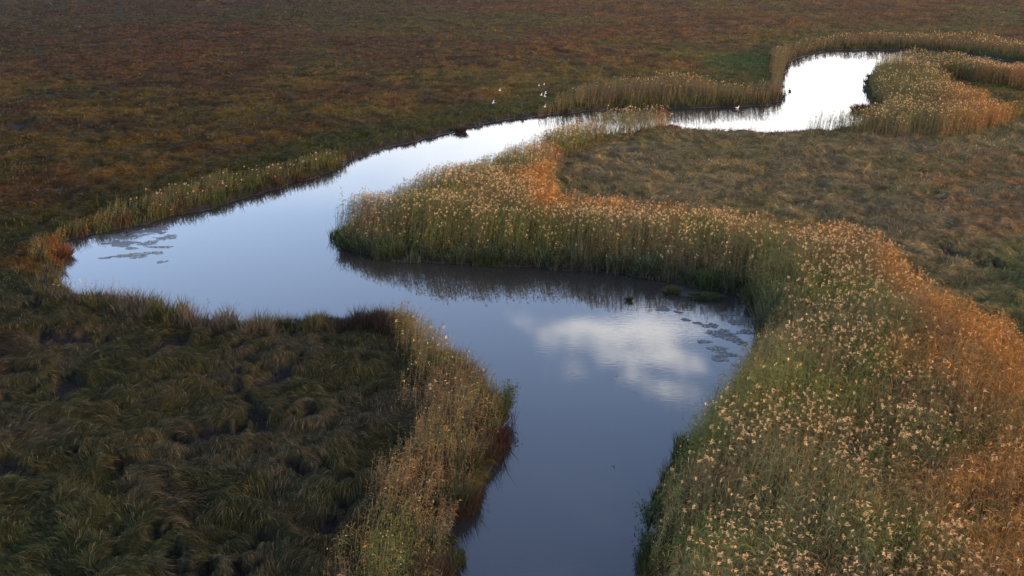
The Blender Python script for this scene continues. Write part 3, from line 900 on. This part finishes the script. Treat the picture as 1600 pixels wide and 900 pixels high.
tussock(86, 402, 1.0, 1.0, pal(.085, .042, .024), 'orange brown clump at the left tip of the water', 900)
tussock(690, 268 + 46, .6, 2.3, pal(.10, .06, .045), 'brown bushy clump rising over the reeds at the channel edge', 400, spread=.25)
tussock(600, 508, 1.5, 1.0, pal(.035, .03, .02), 'broad blackish sedge clump on the tip of the near left shore', 1400, sy=.6)
tussock(500, 509, 1.1, .7, GREEN * .7, 'low dark green clump left of the blackish one on the near left shore', 900, sy=.6)

def shrub(u, v, rad, hgt, colr, label, n=900, group=None):
    gx, gy = to_ground(u, v)
    g = np.random.default_rng(int(u * 3 + v))
    root = bpy.data.objects.new('shrub', None); root.location = (float(gx), float(gy), 0); root.empty_display_size = .2
    col.objects.link(root)
    S = Blades(); F = Blades()
    nb = 11
    tips = []
    for k in range(nb):
        a = g.uniform(0, 2 * math.pi); r = rad * g.uniform(.3, 1.0)
        tip = np.array([r * math.cos(a), r * math.sin(a), hgt * g.uniform(.6, 1.0)])
        tips.append(tip)
        t = np.linspace(0, 1, 4)
        P = (tip[None] * t[:, None]); P[:, 2] = tip[2] * t ** .8
        for b in (0, math.pi / 2):
            S.add(P[None], np.array([[math.cos(b), math.sin(b), 0]]), np.array([[.03, .025, .018, .008]]), pal(.06, .045, .03)[None], pal(.06, .045, .03)[None])
    tips = np.array(tips)
    w = g.integers(0, nb, n); f = g.uniform(.35, 1.05, n)
    p = tips[w] * f[:, None]; p[:, 2] = tips[w][:, 2] * f ** .8
    p += g.normal(0, .11, (n, 3)) * (1 + rad * .3)
    a = g.uniform(0, 2 * math.pi, n)
    t = np.array([0, .5, 1.0]); L = g.uniform(.07, .13, n)
    P = np.empty((n, 3, 3))
    P[:, :, 0] = p[:, None, 0] + (np.cos(a) * L)[:, None] * t
    P[:, :, 1] = p[:, None, 1] + (np.sin(a) * L)[:, None] * t
    P[:, :, 2] = np.maximum(p[:, None, 2] + (L * g.normal(.2, .5, n))[:, None] * t, .02)
    b = a + math.pi / 2
    side = np.stack([np.cos(b), np.sin(b), g.normal(0, .5, n)], 1); side /= np.linalg.norm(side, axis=1)[:, None]
    c = colr[None] * g.lognormal(0, .3, n)[:, None]
    F.add(P, side, (g.uniform(.03, .05, n))[:, None] * np.array([.4, 1, .2]), c, c)
    obj('stem', S.mesh('stem', M_REED), root)
    obj('foliage', F.mesh('foliage', M_SEDGE), root)
    tag(root, label, 'shrub', group)
BUSHC = pal(.048, .064, .026)
shrub(1012, 832, .55, 1.3, BUSHC, 'small grey green bush leaning over the water left of the near right reeds')
shrub(1014, 868, .45, 1.0, BUSHC * .9, 'lower dark bush at the water edge just nearer than the grey green one')
shrub(788, 652, .6, 1.7, BUSHC * 1.2, 'bright green bush on the outer corner of the near left bank', 1300)
shrub(1196, 565, .5, 1.2, BUSHC * .8, 'small dark bush at the inside corner of the right reed bed')

FG = 'bushes along the foot of the central reed bed'
FL_ = 'low grey green bush at the water side foot of the central reed bed'
for k, (u, v, rad, hg) in enumerate([(548, 391, 1.2, 1.0), (578, 396, 1.6, 1.1), (612, 400, 1.5, .9), (655, 403, 1.7, 1.2), (700, 407, 1.4, .9), (745, 410, 1.8, 1.0),
        (792, 413, 1.6, 1.5), (830, 414, 1.7, 1.2), (872, 416, 1.5, 1.1), (912, 418, 1.8, 1.2), (952, 423, 1.6, 1.3), (992, 428, 1.7, 1.1), (1032, 433, 1.6, 1.2), (1074, 439, 1.5, 1.1), (1112, 445, 1.4, 1.0), (1146, 455, 1.2, .9)]):
    shrub(u, v, rad, hg, pal(.046, .056, .026) * (.8 + .4 * ((k * 7) % 5) / 4), FL_, 1500, FG)
def weed_mat(u, v, a, b, label=None, group=None):
    gx, gy = to_ground(u, v)
    g = np.random.default_rng(int(u * 5 + v * 3))
    k, m = 84, 9
    an = np.linspace(0, 2 * math.pi, k, endpoint=False)
    ph = g.uniform(0, 6, 5)
    rr = 1 + .13 * np.sin(23 * an + ph[1]) + .22 * np.sin(2 * an + ph[0]) + .16 * np.sin(3 * an + ph[1]) + .12 * np.sin(5 * an + ph[2]) + .09 * np.sin(9 * an + ph[3]) + .06 * np.sin(14 * an + ph[4])
    vs = []; 
    for i in range(m + 1):
        f = i / m
        xx = a * f * rr * np.cos(an); yy = b * f * rr * np.sin(an)
        zz = .012 * (1 - f ** 4) + .02 * (fbm(xx + u, (yy + v) * 1.6, .22, 77, 3) - .5) * (1 - f ** 6)
        zz = np.where(f > .99, -.02, zz)
        vs.append(np.stack([xx, yy, zz], 1))
    vs = np.concatenate(vs)
    qs = [(i * k + j, (i + 1) * k + j, (i + 1) * k + (j + 1) % k, i * k + (j + 1) % k) for i in range(m) for j in range(k)]
    me = link_mesh('weed_mat', vs, np.array(qs), None, M_WEED, True)
    o = obj('weed_mat', me); o.location = (float(gx), float(gy), 0)
    tag(o, label, 'weed mat', group)
def weed_material():
    m = bpy.data.materials.new('floating_weed'); m.use_nodes = True
    n, l = m.node_tree.nodes, m.node_tree.links
    p = n['Principled BSDF']; p.inputs['Specular IOR Level'].default_value = .25
    geo = n.new('ShaderNodeNewGeometry')
    nz = n.new('ShaderNodeTexNoise'); nz.inputs['Scale'].default_value = 6; nz.inputs['Detail'].default_value = 5
    l.new(geo.outputs['Position'], nz.inputs['Vector'])
    cr = n.new('ShaderNodeValToRGB'); cr.color_ramp.elements[0].position = .35; cr.color_ramp.elements[1].position = .7
    cr.color_ramp.elements[0].color = (.015, .015, .012, 1); cr.color_ramp.elements[1].color = (.05, .05, .04, 1)
    l.new(nz.outputs[0], cr.inputs[0]); l.new(cr.outputs[0], p.inputs['Base Color'])
    rr = n.new('ShaderNodeMapRange'); rr.inputs[1].default_value = .4; rr.inputs[2].default_value = .6; rr.inputs[3].default_value = .2; rr.inputs[4].default_value = .7
    l.new(nz.outputs[0], rr.inputs[0]); l.new(rr.outputs[0], p.inputs['Roughness'])
    b = n.new('ShaderNodeBump'); b.inputs['Distance'].default_value = .02; b.inputs['Strength'].default_value = .6
    nz2 = n.new('ShaderNodeTexNoise'); nz2.inputs['Scale'].default_value = 14; nz2.inputs['Detail'].default_value = 4
    l.new(geo.outputs['Position'], nz2.inputs['Vector'])
    l.new(nz2.outputs[0], b.inputs['Height']); l.new(b.outputs[0], p.inputs['Normal'])
    return m
M_WEED = weed_material()
GR, GL = 'floating weed mats in the right bend', 'floating weed mats in the left bay'
weed_mat(1130, 523, .85, .9, 'largest dark weed mat floating in the right bend by the reeds')
weed_mat(1110, 509, .42, .5, 'oval weed mat just beyond the largest one in the right bend')
for a in [(1036, 483, .5, .4), (1090, 505, .25, .3), (1100, 534, .35, .35), (1122, 546, .6, .45), (1135, 555, .6, .4), (1148, 504, .4, .5), (1165, 519, .4, .5),
          (1060, 488, .25, .25), (1124, 562, .45, .3), (1072, 500, .3, .25), (1158, 535, .35, .5), (1140, 490, .5, .5), (1152, 572, .25, .3)]:
    weed_mat(*a, 'small dark patch of floating weed in the right bend of the stream', GR)
weed_mat(215, 399, .9, .6, 'largest grey weed mat floating in the left bay')
weed_mat(253, 409, .32, .35, 'small lone weed mat farthest out in the left bay')
for a in [(190, 400, .7, .35), (242, 395, .6, .4), (232, 380, .7, .6), (262, 371, .6, .8), (250, 386, .8, .35), (165, 403, .4, .3), (205, 388, .4, .4)]:
    weed_mat(*a, 'grey patch of floating weed near the dark bank of the left bay', GL)

# ------------------------------------------------------------------ birds
def plain(name, c, rough=.6):
    m = bpy.data.materials.new(name); m.use_nodes = True
    n, l = m.node_tree.nodes, m.node_tree.links
    p = n['Principled BSDF']; p.inputs['Roughness'].default_value = rough
    nz = n.new('ShaderNodeTexNoise'); nz.inputs['Scale'].default_value = 20
    cr = n.new('ShaderNodeValToRGB')
    cr.color_ramp.elements[0].color = tuple(k * .8 for k in c) + (1,); cr.color_ramp.elements[1].color = tuple(c) + (1,)
    l.new(nz.outputs[0], cr.inputs[0]); l.new(cr.outputs[0], p.inputs['Base Color'])
    return m
M_WHITE = plain('white_feathers', (.55, .53, .52)); M_DARK = plain('dark_feathers', (.03, .028, .026)); M_BEAK = plain('beak', (.35, .2, .05))
def lathe_x(name, prof, mat, k=10, zs=1.0):
    vs = []; 
    for (xx, r, zc) in prof:
        for j in range(k):
            a = 2 * math.pi * j / k
            vs.append((xx, r * math.cos(a), zc + r * zs * math.sin(a)))
    m = len(prof)
    qs = [(i * k + j, i * k + (j + 1) % k, (i + 1) * k + (j + 1) % k, (i + 1) * k + j) for i in range(m - 1) for j in range(k)]
    return link_mesh(name, np.array(vs, float), np.array(qs), None, mat, True)
def wing_mesh(side, mat, flap):
    # swept, bent wing with real thickness
    st = [(0.0, .02, .15, 0), (.18, .05, .17, .35), (.36, .04, .14, .75), (.54, -.06, .07, .95), (.62, -.12, .015, 1.0)]
    vs = []
    for (s, cx, ch, f) in st:
        zz = flap * s + (.10 * math.sin(f * 2.2) if flap > 0 else -.05 * f)
        for (dx_, dz_) in ((.5, 0), (0, .012), (-.5, 0), (0, -.006)):
            vs.append((cx + dx_ * ch * 1.3, side * (s + .03), zz + dz_))
    qs = [(i * 4 + j, i * 4 + (j + 1) % 4, (i + 1) * 4 + (j + 1) % 4, (i + 1) * 4 + j) for i in range(4) for j in range(4)]
    return link_mesh('wing', np.array(vs), np.array(qs), None, mat, True)
BODY = lathe_x('body', [(-.30, .01, .0), (-.22, .045, .0), (-.10, .075, 0), (.05, .085, 0), (.15, .06, .01), (.20, .045, .02), (.25, .045, .025), (.29, .02, .02), (.30, .004, .02)], M_WHITE)
BODYD = lathe_x('body', [(-.30, .01, .0), (-.22, .045, .0), (-.10, .075, 0), (.05, .085, 0), (.15, .06, .01), (.20, .045, .02), (.25, .045, .025), (.29, .02, .02), (.30, .004, .02)], M_DARK)
BEAK = lathe_x('beak', [(.285, .012, .018), (.32, .008, .014), (.345, .002, .010)], M_BEAK, 6)
def flying(u, v, z, yaw, flap, roll, label, dark=False, size=1.0, group=None):
    gx, gy = to_ground(u, v, z)
    r = bpy.data.objects.new('flying_bird', None); r.empty_display_size = .2
    col.objects.link(r)
    r.location = (float(gx), float(gy), z); r.rotation_euler = (R(roll), 0, R(yaw)); r.scale = (size * .45,) * 3
    obj('body', BODYD if dark else BODY, r)
    m = M_DARK if dark else M_WHITE
    obj('wing', wing_mesh(1, m, flap), r); obj('wing', wing_mesh(-1, m, flap), r)
    obj('beak', BEAK, r)
    tag(r, label, 'bird', group)
FL = 'white birds flying over the far bank'
flying(781, 141.5, 4, 200, .5, 25, 'white bird flying highest at the left of the small flock', group=FL)
flying(771, 160.5, 3, 160, .25, -30, 'white bird flying low at the left, nearest the green bank', group=FL, size=1.1)
flying(842, 134, 4, 190, .6, 20, 'faint white bird topmost in the flock beside the far reeds, left of its neighbour', group=FL, size=.8)
flying(850, 132.5, 4, 150, .4, -20, 'faint white bird topmost in the flock, nearest the reed tops', group=FL, size=.8)
flying(846, 148.5, 4, 215, .3, 40, 'white bird left in the close trio before the far reeds', group=FL)
flying(852.5, 146, 4, 170, .7, 10, 'white bird upper right in the close trio before the far reeds', group=FL)
flying(851.5, 151, 4, 185, .4, -15, 'white bird lowest in the close trio before the far reeds', group=FL)
flying(851.5, 167, 3, 230, .5, 35, 'white bird flying alone low over the dark bank below the trio', group=FL)
flying(964, 589, 2.2, 60, .8, -35, 'small dark bird flying low over the open water below the cloud reflection', dark=True, size=.45)
# birds on the water
def swimmer(u, v, dark, yaw, label, size=1.0, zoff=.03):
    gx, gy = to_ground(u, v)
    r = bpy.data.objects.new('swimming_bird', None); r.empty_display_size = .2
    col.objects.link(r)
    r.location = (float(gx), float(gy), zoff); r.rotation_euler = (0, 0, R(yaw)); r.scale = (size,) * 3
    m = M_DARK if dark else M_WHITE
    obj('body', lathe_x('body', [(-.30, .005, .10), (-.24, .05, .08), (-.12, .10, .06), (.04, .12, .05), (.16, .08, .06), (.22, .02, .07)], m, 12, .8), r)
    head = lathe_x('head', [(-.05, .01, .27), (-.03, .04, .27), (.01, .052, .27), (.05, .035, .265), (.07, .01, .26)], m, 10)
    h = obj('head', head, r); h.location = (.19, 0, 0)
    nk = lathe_x('neck', [(-.06, .045, 0), (0, .035, 0), (.12, .032, 0), (.18, .03, 0)], m, 8)
    kk = obj('neck', nk, r); kk.location = (.15, 0, .09); kk.rotation_euler = (0, R(-78), 0)
    b = obj('beak', BEAK, h); b.location = (-.22, 0, .245)
    tag(r, label, 'bird')
swimmer(1234, 143, True, 100, 'small dark waterbird swimming at the left of the bright pool', 1.3)
swimmer(1152, 169.5, False, 20, 'small white bird resting on the water below the far reeds', .9)
swimmer(1110, 263, False, 150, 'small white bird sitting on the grass of the inner meadow', .9, .55)
